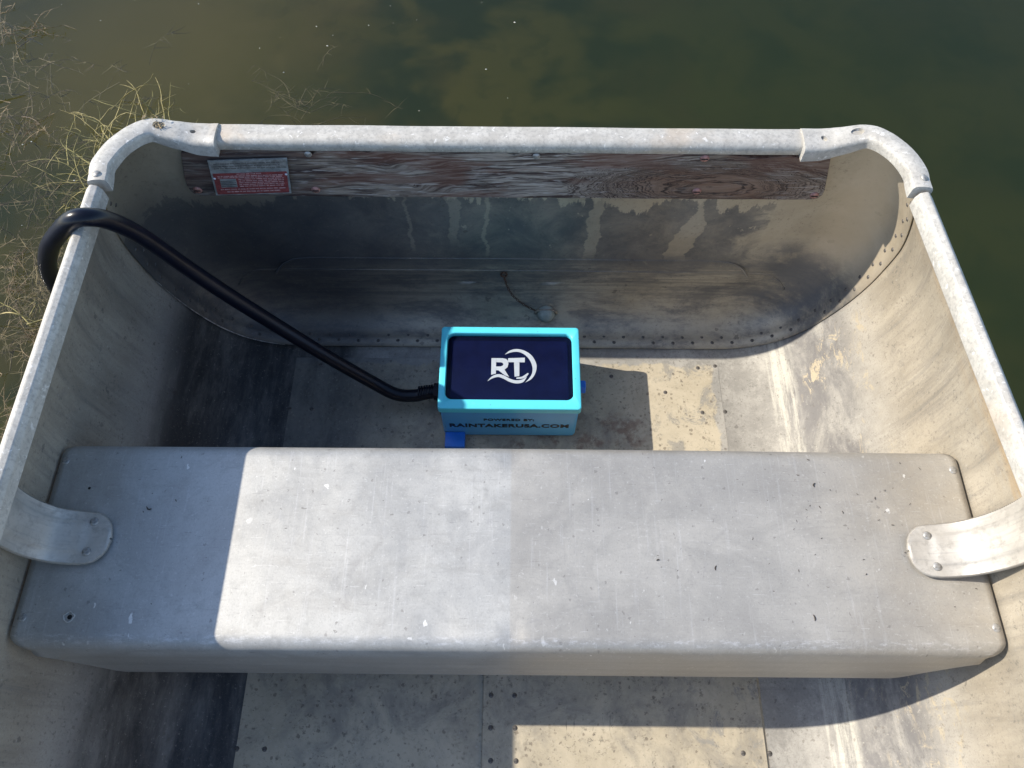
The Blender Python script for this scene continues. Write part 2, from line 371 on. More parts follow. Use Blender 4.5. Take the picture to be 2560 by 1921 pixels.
M_BLACK = simple('black_rubber', (0.004, 0.005, 0.012), .28, 0, .1, 90, 0, .35)
M_INK = simple('black_ink', (0.004, 0.004, 0.012), .5)
M_WHITE = simple('white_print', (0.62, 0.63, 0.70), .5, 0, .03)
M_RED = simple('red_enamel', (0.26, 0.06, 0.06), .5, .1, .12, 150)
M_PLATE = simple('plate_silver', (0.42, 0.45, 0.45), .42, .5, .18, 70)
M_PINK = simple('plate_lettering', (0.50, 0.30, 0.29), .6, .1, .15, 200)

def mat_glass():
    m = bpy.data.materials.new('clear_cover'); m.use_nodes = True; t = m.node_tree; n = t.nodes
    n.remove(n['Principled BSDF'])
    tr = n.new('ShaderNodeBsdfTransparent'); tr.inputs[0].default_value = (.93, .95, .95, 1)
    gl = n.new('ShaderNodeBsdfGlossy'); gl.inputs['Roughness'].default_value = .08
    fr = n.new('ShaderNodeFresnel'); fr.inputs[0].default_value = 1.22
    mx = n.new('ShaderNodeMixShader'); ge = n.new('ShaderNodeNewGeometry'); mu = n.new('ShaderNodeMath'); mu.operation = 'SUBTRACT'; mu.use_clamp = True
    t.links.new(fr.outputs[0], mu.inputs[0]); t.links.new(ge.outputs['Backfacing'], mu.inputs[1])
    t.links.new(mu.outputs[0], mx.inputs[0]); t.links.new(tr.outputs[0], mx.inputs[1]); t.links.new(gl.outputs[0], mx.inputs[2])
    t.links.new(mx.outputs[0], n['Material Output'].inputs[0])
    return m
M_GLASS = mat_glass()

def mat_water():
    m = bpy.data.materials.new('pond_water'); m.use_nodes = True; t = m.node_tree; n = t.nodes
    n.remove(n['Principled BSDF'])
    tr = n.new('ShaderNodeBsdfTransparent'); tr.inputs[0].default_value = (.9, .92, .85, 1)
    gl = n.new('ShaderNodeBsdfGlossy'); gl.inputs['Roughness'].default_value = .03
    fr = n.new('ShaderNodeFresnel'); fr.inputs[0].default_value = 1.33
    tc = n.new('ShaderNodeTexCoord')
    nz = n.new('ShaderNodeTexNoise'); nz.inputs['Scale'].default_value = 5; nz.inputs['Detail'].default_value = 3
    bp = n.new('ShaderNodeBump'); bp.inputs['Strength'].default_value = .12; bp.inputs['Distance'].default_value = .01
    t.links.new(tc.outputs['Object'], nz.inputs['Vector']); t.links.new(nz.outputs[0], bp.inputs['Height'])
    t.links.new(bp.outputs[0], gl.inputs['Normal']); t.links.new(bp.outputs[0], fr.inputs['Normal'])
    mx = n.new('ShaderNodeMixShader'); ge = n.new('ShaderNodeNewGeometry'); mu = n.new('ShaderNodeMath'); mu.operation = 'SUBTRACT'; mu.use_clamp = True
    t.links.new(fr.outputs[0], mu.inputs[0]); t.links.new(ge.outputs['Backfacing'], mu.inputs[1])
    t.links.new(mu.outputs[0], mx.inputs[0]); t.links.new(tr.outputs[0], mx.inputs[1]); t.links.new(gl.outputs[0], mx.inputs[2])
    t.links.new(mx.outputs[0], n['Material Output'].inputs['Surface'])
    va = n.new('ShaderNodeVolumeAbsorption'); va.inputs['Color'].default_value = (.40, .42, .26, 1); va.inputs['Density'].default_value = 1.0
    t.links.new(va.outputs[0], n['Material Output'].inputs['Volume'])
    return m
M_WATER = mat_water()

def mat_bed():
    g = NT('silt_bed')
    a = g.noise((1.6, 1.6, 1), 4, .5, .4, (0.2, 1.3, 0)); b = g.noise((3.3, 3.3, 1), 3, .5, .3, (4, 1, 0)); e = g.noise((9, 9, 1), 4, .6, .5, (1, 8, 0))
    c = g.mix(g.ramp(a, .38, .62), (0.065, .085, .055), (0.17, .135, .075))
    c = g.mix(g.math('MULTIPLY', g.ramp(b, .45, .62), .8), c, (0.21, .175, .085))
    c = g.mix(g.math('MULTIPLY', g.ramp(e, .5, .7), .35), c, (0.05, .07, .05))
    X = g.sep()
    rt = g.ramp(g.math('ADD', X[0], g.math('MULTIPLY', b, .6)), .0, 1.1)
    c = g.mix(g.math('MULTIPLY', rt, .7), c, (0.07, .10, .05))
    px = g.math('ADD', X[0], 1.22); py = g.math('SUBTRACT', X[1], 2.25)
    dd = g.math('SQRT', g.math('ADD', g.math('MULTIPLY', px, px), g.math('MULTIPLY', py, py)))
    dd = g.math('ADD', dd, g.math('MULTIPLY', g.math('SUBTRACT', b, .5), 1.2))
    c = g.mix(g.math('MULTIPLY', g.ramp(dd, .15, .85, 1, 0), .85), c, (0.34, .255, .15))
    return g.set(c, .95, 0)
M_BED = mat_bed()

# ------------------------------------------------------------------ object helpers
def link(name, me, mat, parent=None, smooth=True):
    if mat is not None and not me.materials: me.materials.append(mat)
    o = bpy.data.objects.new(name, me); COL.objects.link(o)
    if smooth:
        for p in me.polygons: p.use_smooth = True
    if parent is not None: attach(o, parent)
    return o
def world_of(o):
    m = Matrix.Translation(o.location) @ o.rotation_euler.to_matrix().to_4x4()
    return world_of(o.parent) @ o.matrix_parent_inverse @ m if o.parent else m
def attach(o, parent):
    o.parent = parent; o.matrix_parent_inverse = world_of(parent).inverted()
def mesh(name, v, fc):
    me = bpy.data.meshes.new(name); me.from_pydata([tuple(p) for p in v], [], fc); me.update(); return me
def grid(name, rows, mat, parent=None, closed=False, cap=False, smooth=True):
    v = [p for row in rows for p in row]; n = len(rows[0]); fc = []
    for i in range(len(rows) - 1):
        for j in range(n if closed else n - 1):
            k = (j + 1) % n
            fc.append((i * n + j, i * n + k, (i + 1) * n + k, (i + 1) * n + j))
    if cap:
        fc.append(tuple(range(n))[::-1]); fc.append(tuple((len(rows) - 1) * n + j for j in range(n)))
    me = mesh(name, v, fc)
    bm = bmesh.new(); bm.from_mesh(me); bmesh.ops.recalc_face_normals(bm, faces=bm.faces); bm.to_mesh(me); bm.free()
    return link(name, me, mat, parent, smooth)
def sharp(o, ang=35):
    bm = bmesh.new(); bm.from_mesh(o.data)
    for e in bm.edges:
        if len(e.link_faces) == 2 and e.calc_face_angle(0) > R(ang): e.smooth = False
    bm.to_mesh(o.data); bm.free()
def solid(o, t, off=-1):
    m = o.modifiers.new('thickness', 'SOLIDIFY'); m.thickness = t; m.offset = off; return m
def spline(pts, n):
    pts = [Vector(p) for p in pts]; P = [pts[0] * 2 - pts[1]] + pts + [pts[-1] * 2 - pts[-2]]; out = []
    for i in range(1, len(P) - 2):
        a, b, c, d = P[i - 1], P[i], P[i + 1], P[i + 2]
        for k in range(n):
            t = k / n
            out.append(0.5 * ((2 * b) + (c - a) * t + (2 * a - 5 * b + 4 * c - d) * t * t + (3 * b - a - 3 * c + d) * t ** 3))
    out.append(pts[-1]); return out
def tube_rows(path, rad, sides=12, up=Vector((0, 0, 1))):
    rows = []; n = len(path); path = [Vector(p) for p in path]; nrm = None
    for i, p in enumerate(path):
        t = (path[min(i + 1, n - 1)] - path[max(i - 1, 0)]).normalized()
        if nrm is None:
            nrm = up.cross(t)
            if nrm.length < .1: nrm = Vector((1, 0, 0)).cross(t)
            nrm.normalize()
        nrm = (nrm - t * nrm.dot(t)).normalized(); bn = t.cross(nrm)
        rd = rad(i / (n - 1)) if callable(rad) else rad
        rows.append([p + (nrm * math.cos(a) + bn * math.sin(a)) * rd for a in [2 * math.pi * k / sides for k in range(sides)]])
    return rows
def tube(name, path, rad, mat, parent=None, sides=12):
    return grid(name, tube_rows(path, rad, sides), mat, parent, closed=True, cap=True)
def boxo(name, lo, hi, mat, parent=None, bev=0.001, seg=2, only=None):
    bm = bmesh.new(); bmesh.ops.create_cube(bm, size=1)
    for v in bm.verts: v.co = Vector([lo[i] + (v.co[i] + .5) * (hi[i] - lo[i]) for i in range(3)])
    if bev:
        ed = [e for e in bm.edges if only is None or only(e)]
        bmesh.ops.bevel(bm, geom=ed, offset=bev, segments=seg, affect='EDGES', profile=.5)
    me = bpy.data.meshes.new(name); bm.to_mesh(me); bm.free()
    o = link(name, me, mat, parent); sharp(o, 40); return o
def dome_mesh(name, r, h, flat=.35, seg=14):
    rows = [(r, 0), (r * .96, h * .35), (r * .8, h * .75), (r * flat, h)]
    v = []; fc = []
    for rad, z in rows:
        for k in range(seg): v.append((rad * math.cos(2 * math.pi * k / seg), rad * math.sin(2 * math.pi * k / seg), z))
    for i in range(len(rows) - 1):
        for k in range(seg): fc.append((i * seg + k, i * seg + (k + 1) % seg, (i + 1) * seg + (k + 1) % seg, (i + 1) * seg + k))
    fc.append(tuple((len(rows) - 1) * seg + k for k in range(seg)))
    return mesh(name, v, fc)
def put(name, me, mat, loc, nrm, parent, spin=0.0):
    if not me.materials: me.materials.append(mat); 
    for p in me.polygons: p.use_smooth = True
    o = bpy.data.objects.new(name, me); COL.objects.link(o)
    o.location = loc; o.rotation_euler = (Vector(nrm).to_track_quat('Z', 'Y').to_matrix() @ Matrix.Rotation(spin, 3, 'Z')).to_euler()
    if parent is not None: attach(o, parent)
    return o
def strip(name, a, b, th, mp, mat, parent, z0=0):
    """solid from two polylines (2-D); mp maps (u, v, height) to 3-D"""
    n = len(a); v = []; fc = []
    for h in (z0, z0 + th):
        for p in a: v.append(mp(p[0], p[1], h))
        for p in b: v.append(mp(p[0], p[1], h))
    o1 = 2 * n
    for i in range(n - 1):
        fc += [(i, i + 1, n + i + 1, n + i), (o1 + i, o1 + n + i, o1 + n + i + 1, o1 + i + 1),
               (i, o1 + i, o1 + i + 1, i + 1), (n + i, n + i + 1, o1 + n + i + 1, o1 + n + i)]
    fc += [(0, n, o1 + n, o1), (n - 1, o1 + n - 1, o1 + 2 * n - 1, 2 * n - 1)]
    me = mesh(name, v, fc)
    bm = bmesh.new(); bm.from_mesh(me); bmesh.ops.recalc_face_normals(bm, faces=bm.faces); bm.to_mesh(me); bm.free()
    return link(name, me, mat, parent, False)
def merge(name, obs, mat, parent=None, smooth=False):
    bm = bmesh.new()
    for o in obs:
        bm.from_mesh(o.data)
    me = bpy.data.meshes.new(name); bm.to_mesh(me); bm.free()
    for o in obs:
        bpy.data.objects.remove(o)
    return link(name, me, mat, parent, smooth)

# ------------------------------------------------------------------ hull form
BX = -0.002
SEC = [(0.0, 0.0), (.12, 0), (.25, 0), (.34, .0005), (.385, .003), (.425, .013), (.458, .031), (.487, .060), (.511, .10), (.530, .145),
       (.544, .195), (.551, .243), (.5535, .288), (.548, .335), (.534, .39), (.5150, .4400)]
half = [(p.x, p.y) for p in spline([(a, b, 0) for a, b in SEC], 5)]
def topshift(side, y):
    return -0.006 + 0.076 * (0.66 - max(y, .2)) if side > 0 else 0.002
def hull_pt(side, k, y):
    x, z = half[k]
    x += topshift(side, min(.7, max(y, -.2))) * max(0, min(1, (z - .29) / .14))
    taper = 1 - 0.10 * max(0, (-.3 - y)) ** 2
    return Vector((BX + side * x * taper, y, z))
def section(y):
    n = len(half)
    return [hull_pt(-1, k, y) for k in range(n - 1, 0, -1)] + [hull_pt(1, k, y) for k in range(n)]
def sec_normals(s):
    out = []
    for i in range(len(s)):
        t = s[min(i + 1, len(s) - 1)] - s[max(i - 1, 0)]
        out.append(Vector((-t.z, 0, t.x)).normalized())
    return out          # points inward / up

boat = bpy.data.objects.new('jon_boat', None); COL.objects.link(boat); boat.location = (0, -0.6, 0)
boat['label'] = 'weathered open aluminium boat floating beside water weeds, seen from inside towards its stern'
boat['category'] = 'boat'

ys = [-1.95 + i * .075 for i in range(int(2.64 / .075) + 1)] + [0.695]
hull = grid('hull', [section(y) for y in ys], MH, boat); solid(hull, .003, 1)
# make sure solidify grows outwards
hull_n = hull.data.polygons[0].normal
# bow panel closes the far end behind the camera
s0 = section(-1.95); bow = link('bow_panel', mesh('bow_panel', s0, [tuple(range(len(s0)))]), MH, boat, False); solid(bow, .003, 0)

# transom dish: flange lapped inside the hull, fillet, then flat panel
s = section(.69); nn = sec_normals(s)
rows = []
RI, RY, Y0, Y1 = .085, .060, .685, .705
for d, y in [(.0022, Y0), (.0022, Y1)]:
    rows.append([p + q * d + Vector((0, y - .69, 0)) for p, q in zip(s, nn)])
for k in range(1, 13):
    a = math.pi / 2 * k / 12; ins = .0022 + RI * (1 - math.cos(a))
    rows.append([p + q * ins + Vector((0, Y1 + RY * math.sin(a) - .69, 0)) for p, q in zip(s, nn)])
for ri, rw in enumerate(rows):
    zm = .4455 - .033 * max(0, ri - 2) / 11
    for p in rw: p.z = min(p.z, zm)
last = rows[-1]
ctr_rows = []
for t in (.12, .3, .5, .7, .85, .95):
    zc = .21
    ctr_rows.append([Vector((BX + (p.x - BX) * (1 - t), p.y, (p.z * (1 - t) + (.434 if p.z > .42 else .3) * t))) for p in last])
# flat web: strips between left and right halves of the inner contour (no fan, keeps it planar)
n = len(last); v = [p.copy() for rw in rows for p in rw]; fc = []
for i in range(len(rows) - 1):
    for j in range(n - 1): fc.append((i * n + j, i * n + j + 1, (i + 1) * n + j + 1, (i + 1) * n + j))
b0 = (len(rows) - 1) * n
for j in range(n // 2):
    a, b, c, d = b0 + j, b0 + j + 1, b0 + n - 2 - j, b0 + n - 1 - j
    fc.append((a, b, c, d) if b != c else (a, b, d))
me = mesh('transom', v, fc); bm = bmesh.new(); bm.from_mesh(me)
bmesh.ops.remove_doubles(bm, verts=bm.verts, dist=1e-6); bmesh.ops.recalc_face_normals(bm, faces=bm.faces); bm.to_mesh(me); bm.free()
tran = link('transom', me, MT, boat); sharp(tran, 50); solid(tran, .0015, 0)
# pressed ridges across the low transom
for z, w in ((.118, .43), (.150, .36)):
    pts = [(BX - w - .03, .754, z - .030), (BX - w - .012, .762, z - .013), (BX - w + .03, .7655, z - .001), (BX - w * .5, .7655, z), (BX, .7655, z + .001), (BX + w * .5, .7655, z), (BX + w - .03, .7655, z - .001), (BX + w + .012, .762, z - .013), (BX + w + .03, .754, z - .030)]
    tube('pressed_ridge', spline(pts, 8), lambda t: .0022, MT, boat, 8)

# floor coating sheet and centre lap
def sheet(name, x0, x1, y0, y1, z0, z1, mat, parent):
    return boxo(name, (x0, y0, z0), (x1, y1, z1), mat, parent, .0008, 1)
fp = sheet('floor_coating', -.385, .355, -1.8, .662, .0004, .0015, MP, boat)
# irregular aft edge of the coating hidden in the shade; lap joint of the bottom plates
sheet('lap_strip', -.037, .352, -1.79, .30, .0026, .0042, MP, boat)

# ---- gunwales
def rail_profile(s):            # (outward, up) going round
    return [(-.0105, -.020), (-.0105, -.004), (-.0070, .0035), (.0000, .0058), (.0025, .0054), (.0108, -.0035), (.0112, -.022)]
for side in (-1, 1):
    rows = []
    for y in [-1.95 + .1 * i for i in range(27)]:
        w = hull_pt(side, len(half) - 1, y).x
        rows.append([Vector((w + side * (o - .005), y, .4425 + u)) for o, u in rail_profile(side)])
    g = grid('gunwale', rows, MC, boat, closed=True, cap=True); sharp(g, 25)
    bv = g.modifiers.new('round', 'BEVEL'); bv.width = .0012; bv.segments = 2; bv.limit_method = 'ANGLE'; bv.angle_limit = R(25)
# transom rail
rows = []
for i in range(61):
    x = -.395 + .778 * i / 60
    dz = noise.noise(Vector((x * 9, 0, 3))) * .0012; dy = noise.noise(Vector((x * 7, 5, 3))) * .0014
    prof = [(.7660, -.020), (.7660, -.002), (.7625, .0015), (.7440, .0020), (.7370, -.0010), (.7345, -.0060), (.7345, -.0160), (.7375, -.0180)]
    rows.append([Vector((x, (y + .002) * 1.019 + dy, .4195 + z + dz)) for y, z in prof])
tr = grid('transom_rail', rows, MC, boat, closed=True, cap=True); sharp(tr, 60)

# ---- corner castings
def casting(side):
    L = [(-.5095, .655, .4495), (-.5105, .668, .4500), (-.5120, .688, .4495), (-.5010, .724, .4460), (-.4765, .7560, .4400), (-.4425, .7595, .4320), (-.4175, .7610, .4250), (-.3910, .7610, .4245)]
    P = spline(L, 7); rows = []; n = len(P)
    K = [(0, .0122, .020), (.14, .0125, .018), (.3, .0130, .016), (.45, .0138, .015), (.6, .0150, .016), (.74, .0172, .021), (.86, .0195, .022), (1, .0200, .0235)]
    for i, p in enumerate(P):
        t = i / (n - 1)
        for a, b in zip(K, K[1:]):
            if t <= b[0] + 1e-9:
                q = (t - a[0]) / (b[0] - a[0]); w = a[1] + (b[1] - a[1]) * q; h = a[2] + (b[2] - a[2]) * q; break
        tg = (P[min(i + 1, n - 1)] - P[max(i - 1, 0)]); tg.z = 0; tg.normalize()
        out = Vector((-tg.y, tg.x, 0))
        ring = [(-1, -h), (-1.0, -.0062), (-.96, -.0032), (-.84, -.0006), (-.45, .0010), (0, .0014), (.45, .0010), (.84, -.0006), (.96, -.0032), (1, -.0062), (1, -h)]
        wob = noise.noise(Vector((i * .4, side * 3, 0))) * .0006
        rows.append([Vector(((p + out * (a * w)).x * (1 if side < 0 else -1) + (0 if side < 0 else (-.012 + .003 * max(0, 1 - i / 12))), (p + out * (a * w)).y, p.z + z + wob)) for a, z in ring])
    o = grid('corner_casting', rows, MC, boat, closed=True, cap=True)
    return o, P
def cut(o, cuts):
    for (x, y, z, rx, ry, ang) in cuts:
        bm = bmesh.new(); bmesh.ops.create_cone(bm, segments=20, radius1=1, radius2=1, depth=1, cap_ends=True)
        for v in bm.verts:
            q = Vector((v.co.x * rx, v.co.y * ry, v.co.z * .03)); q.rotate(Matrix.Rotation(ang, 3, 'Z')); v.co = q + Vector((x, y, z))
        cm = bpy.data.meshes.new('c'); bm.to_mesh(cm); bm.free(); co = bpy.data.objects.new('c', cm); COL.objects.link(co)
        m = o.modifiers.new('b', 'BOOLEAN'); m.operation = 'DIFFERENCE'; m.object = co; m.solver = 'EXACT'
        dg = bpy.context.evaluated_depsgraph_get(); nm = bpy.data.meshes.new_from_object(o.evaluated_get(dg)); o.modifiers.clear()
        o.data = nm; bpy.data.objects.remove(co)
    for p in o.data.polygons: p.use_smooth = True
    sharp(o, 40)
RV = dome_mesh('rivet', .0052, .0026); RV.materials.append(M_RIV)
RVS = dome_mesh('small_rivet', .0033, .0018); RVS.materials.append(M_RIVD)
RVF = dome_mesh('flush_rivet', .0036, .0009, .7); RVF.materials.append(M_RIVD)
cL, _ = casting(-1); cut(cL, [(-.4600, .7600, .4480, .0076, .0062, 0), (-.4200, .7600, .4375, .0037, .0031, 0)])
cR, _ = casting(1); cut(cR, [(.4450, .7600, .4480, .0081, .0058, 0), (.4050, .7580, .4375, .0033, .0051, .5)])
put('rivet', RV, M_RIV, (-.5100, .6640, .4508), (0, 0, 1), cL); put('rivet', RV, M_RIV, (.5030, .6690, .4508), (.3, 0, .95), cR)
# dry crumbs stuck in the left hole are loose debris (below)

# ---- bench
BY0, BY1, BZ = .1345, .3790, .288
prof = []
for a in range(0, 91, 15): prof.append((BY1 - .019 + .019 * math.cos(R(a)), BZ - .019 + .019 * math.sin(R(a))))
prof = [(BY1, .14), (BY1, .20), (BY1, .245)] + prof
for i in range(1, 24): prof.append((BY1 - .019 - (BY1 - .019 - BY0 - .017) * i / 24, BZ))
for a in range(90, 181, 12): prof.append((BY0 + .017 + .017 * math.cos(R(a)), BZ - .017 + .017 * math.sin(R(a))))
for z in (.260, .25, .235, .22, .205, .19, .175, .16, .145, .128): prof.append((BY0 - .004 * (.273 - z) / .14, z))
prof.append((BY0 + .002, .1235)); prof.append((BY0 + .012, .1235))
def hx(z):                       # hull half width at height z
    for (x0, z0), (x1, z1) in zip(half, half[1:]):
        if z0 <= z <= z1 and z1 > z0: return x0 + (x1 - x0) * (z - z0) / (z1 - z0)
    return half[-1][0]
rows = []
for i in range(141):
    t = -1 + 2 * i / 140; row = []
    for (y, z) in prof:
        xe = .5490
        dy = min(y - BY0, BY1 - y); rc = .016
        if dy < rc: xe -= rc - math.sqrt(max(0, rc * rc - (rc - dy) ** 2)) if z > .27 else rc * .9
        x = t * xe; zz = z
        ax = abs(x)
        if z < .265:             # lower edge sweeps up to the ends
            q = math.sin(math.pi / 2 * max(0, min(1, (ax - .494) / .052)))
            lim = .1235 + (.2600 - .1235) * q
            if z > .128: zz = .266 - (.266 - z) * (.266 - lim) / (.266 - .1235)
            else: zz = lim
        if z > .27:
            zz += .0042 * (1 - min(1, ax / .5)) + .0011 * noise.noise(Vector((x * 5, y * 6, 2)))
            for (cx, cy, cr, cdv) in ((-.075, .155, .02, .0016), (.006, .150, .010, .0032), (.004, .366, .012, .002), (.33, .15, .016, .001), (-.25, .30, .05, .0012), (.15, .25, .06, .0012)):
                q = ((x - cx) ** 2 + (y - cy) ** 2) / cr ** 2
                if q < 4: zz -= cdv * math.exp(-q)
        row.append(Vector((BX + x, y, zz)))
    rows.append(row)
bench = grid('bench_seat', rows, MB, boat); solid(bench, .0022, -1); sharp(bench, 60)
for x, y in ((-.545, .353), (-.543, .166), (.540, .351), (.541, .164)): put('rivet', RV, M_RIV, (x, y, BZ - .0006), (0, 0, 1), bench)
# drilled hole with a ring of swarf
ringp = [Vector((-.491 + (.0058 + .0008 * math.sin(5 * a)) * math.cos(a), .167 + (.0052 + .0007 * math.cos(4 * a)) * math.sin(a), BZ + .0006)) for a in [2 * math.pi * k / 26 for k in range(27)]]
tube('hole_burr', ringp, .0009, MC, bench, 6)
put('screw_hole', dome_mesh('hole', .0028, .0006, .9), M_DARK, (-.490, .167, BZ - .0001), (0, 0, 1), bench)
for x, y in ((-.507, .318), (-.395, .180), (-.036, .165)): put('screw_hole', dome_mesh('hole', .0017, .0007, .9), M_DARK, (x, y, BZ - .0001), (0, 0, 1), bench)

# ---- knees tying the bench to the sides
def knee(side):
    P = spline([(.462, 0, .2925), (.480, 0, .2925), (.505, 0, .2945), (.526, 0, .305), (.5385, 0, .330), (.5405, 0, .362), (.5345, 0, .395), (.527, 0, .4145)], 6)
    n = len(P); rows = []; wid = .0295; L = [0]
    for a, b in zip(P, P[1:]): L.append(L[-1] + (b - a).length)
    cy = (.2545, .248)[side > 0]
    for i, p in enumerate(P):
        tg = (P[min(i + 1, n - 1)] - P[max(i - 1, 0)]).normalized(); nr = Vector((-tg.z, 0, tg.x))
        w = wid * (math.sqrt(max(0.0, 1 - max(0, 1 - L[i] / .026) ** 2)) if L[i] < .026 else 1 + .10 * L[i] / L[-1])
        w = max(w, .001); emb = max(0, min(1, (L[i] - .024) / .010))
        row = []
        for q in (-1, -.96, -.66, -.56, -.48, -.2, 0, .2, .48, .56, .66, .96, 1):
            h = 0
            if abs(q) < .6: h = .0032
            if abs(abs(q) - .56) < .01: h = .0016
            if abs(q) > .99: h = -.0016
            c = p + nr * (h * (emb if abs(q) < .6 else 1) + .0014)
            row.append(Vector((BX + side * (c.x + (.022 * max(0, (c.z - .30) / .115) if side > 0 else 0)), cy + q * w + (i / n) * .004, c.z)))
        rows.append(row)
    o = grid('knee_bracket', rows, MK, boat); solid(o, .0022, -1 if side < 0 else -1); sharp(o, 40)
    for dx, dy in (((.486, .274), (.486, .2385)), ((.484, .266), (.487, .230)))[side > 0]:
        put('rivet', RV, M_RIV, (side * dx, dy, .2962), (0, 0, 1), o)
    for dy in (.222, .276): put('rivet', RVS, M_RIVD, (side * (.5315 + (.019 if side > 0 else 0)), dy, .3985), (-side, 0, .25), o)
    return o
gk = NT('bracket_aluminium')
c, a1, a2 = alu_base(gk, (0.46, 0.43, 0.38), (0.56, 0.53, 0.475), 30)
c = gk.mix(gk.math('MULTIPLY', gk.ramp(gk.noise((20, 300, 20), 4), .5, .7), .4), c, (.30, .29, .28))
c = gk.mix(gk.math('MULTIPLY', gk.ramp(gk.noise((70, 70, 70), 6, .75), .5, .66), .4), c, (.24, .22, .19)); gk.bump(a2, .2, .001)
MK = gk.set(c, .52, .35)
knee(-1); knee(1)

# ---- seam and floor rivets
def dish_pt(j, y, ins):
    p = s[j] + nn[j] * ins; return Vector((p.x, y, p.z)), nn[j]
acc = 0; last_p = s[0]; step = .0172; want = step; kk = 0
for j in range(1, n if False else len(s)):
    seg = (s[j] - s[j - 1]).length; acc += seg
    while acc >= want:
        tq = 1 - (acc - want) / seg
        p = s[j - 1].lerp(s[j], tq); q = nn[j - 1].lerp(nn[j], tq)
        row = kk % 2; kk += 1; want += step
        if p.z > .40 or random.random() < .08: continue
        y = (.6965, .7085)[row]
        put('rivet', RVF if p.z < .05 and p.x > -.3 else RVS, M_RIVD, Vector((p.x, y + random.uniform(-.0008, .0008), p.z)) + q * .0025, q, tran)
fl_r = [(-.0255, .118), (.0075, .118), (-.0255, .076), (.0085, .076), (-.0245, .035), (.010, .035)]
fl_r += [(-.372, .047), (-.334, .047), (.320, .047), (.357, .047), (-.0255, -.01), (.009, -.01)]
for x, y in fl_r: put('rivet', RVF, M_RIVD, (x, y, (.0040 if -.037 < x < .352 else .0012)), (0, 0, 1), hull)
for x, y in [(.319, .563), (.357, .565), (.320, .648), (.350, .652), (-.335, .563), (-.372, .563), (.17, .63), (-.33, .648), (.26, .60)]:
    put('rivet', RVF, M_RIVD, (x, y, .0013), (0, 0, 1), hull)

# thin bright tube along the lip of the lapped seam on the left
M_BRIGHT = simple('bright_lip', (.55, .54, .52), .45, .5, .25, 160)
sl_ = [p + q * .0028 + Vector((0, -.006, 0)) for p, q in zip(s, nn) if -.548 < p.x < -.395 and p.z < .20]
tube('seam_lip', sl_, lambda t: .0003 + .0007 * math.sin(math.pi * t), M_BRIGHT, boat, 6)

# ---- transom board
def board():
    F_ = .7530
    left = [(-.4465, .3935), (-.4520, .3740), (-.4590, .3480), (-.4615, .3300), (-.4605, .3190), (-.4560, .3120), (-.4480, .3095)]
    right = [(.4250, .3120), (.4350, .3155), (.4390, .3225), (.4385, .3320), (.4330, .3570), (.4240, .3950)]
    cont = list(left); m = 80
    for i in range(1, m):
        x = -.448 + (.425 + .448) * i / m
        cont.append((x, .3100 + .002 * i / m + .0012 * noise.noise(Vector((x * 30, 1, 1)))))
    cont += right
    for i in range(1, m):
        x = .424 - (.424 + .4465) * i / m; notch = 0
        for nx, nw in ((-.431, .004), (-.2735, .007), (-.199, .0025), (-.126, .0025), (.001, .003), (.33, .03), (.39, .015)):
            notch += .007 * math.exp(-((x - nx) / nw) ** 2)
        cont.append((x, .4005 - notch - .0015 * abs(noise.noise(Vector((x * 60, 4, 2))))))
    bm = bmesh.new(); vs = [bm.verts.new((x, F_, z)) for x, z in cont]; fce = bm.faces.new(vs)
    ex = bmesh.ops.extrude_face_region(bm, geom=[fce])
    for v in [g_ for g_ in ex['geom'] if isinstance(g_, bmesh.types.BMVert)]: v.co.y += .0105
    bmesh.ops.recalc_face_normals(bm, faces=bm.faces)
    fr = [e for e in bm.edges if all(abs(v.co.y - F_) < 1e-5 for v in e.verts)]
    bmesh.ops.bevel(bm, geom=fr, offset=.0009, segments=1, affect='EDGES')
    me = bpy.data.meshes.new('transom_board'); bm.to_mesh(me); bm.free()
    return link('transom_board', me, MW, boat, False)
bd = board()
SCR = dome_mesh('screw', .0064, .0018, .75); SCR.materials.append(M_CU)
for x, z in ((-.4490, .3225), (-.2807, .3250), (.2587, .3290), (.2556, .3935), (.4270, .3225)):
    a = put('screw', SCR, M_CU, (x, .7529, z), (0, -1, 0), bd)
    boxo('slot', (x - .0045, .7503, z - .0006), (x + .0045, .7512, z + .0006), M_DARK, a, 0)
for x in (-.275, .03): put('screw', RV, M_RIV, (x, .7515, .3965), (0, -1, 0), bd)

# ---- warning plate on the board, hung slightly askew
PU = Vector((.994, 0, .055)); 
P00 = Vector((-.4235, .7490, .3170)); PX = (Vector((-.3150, .7490, .3232)) - P00); PZ = (Vector((-.4125, .7490, .3862)) - P00)
def pm(u, v, h): return P00 + PX * u + PZ * v + Vector((0, -h, 0))
base = strip('warning_plate', [(0, 0), (1, 0)], [(0, 1), (1, 1)], .0012, pm, M_PLATE, boat)
base['label'] = 'small red and silver capacity plate riveted to the board'
strip('red_field', [(.025, .03), (.975, .03)], [(.025, .64), (.975, .64)], .0003, pm, M_RED, base, .0012)
strip('silver_field', [(.02, .74), (.98, .74)], [(.02, .97), (.98, .97)], .0003, pm, simple('dull_plate', (.36, .36, .34), .5, .4, .2, 120), base, .0012)
strip('blank_box', [(.10, .24), (.31, .24)], [(.10, .48), (.31, .48)], .0003, pm, M_PLATE, base, .0016)
for k in range(4):
    pass
bars = []
rnd = random.Random(3)
def words(x0, x1, v, h, z=.0016):
    x = x0
    while x < x1 - .02:
        w = min(rnd.uniform(.025, .085), x1 - x)
        bars.append(strip('w', [(x, v), (x + w, v)], [(x, v + h), (x + w, v + h)], .0003, pm, None, None, z)); x += w + .012
words(.33, .66, .60, .022)
words(.08, .92, .545, .025); words(.08, .92, .505, .022)
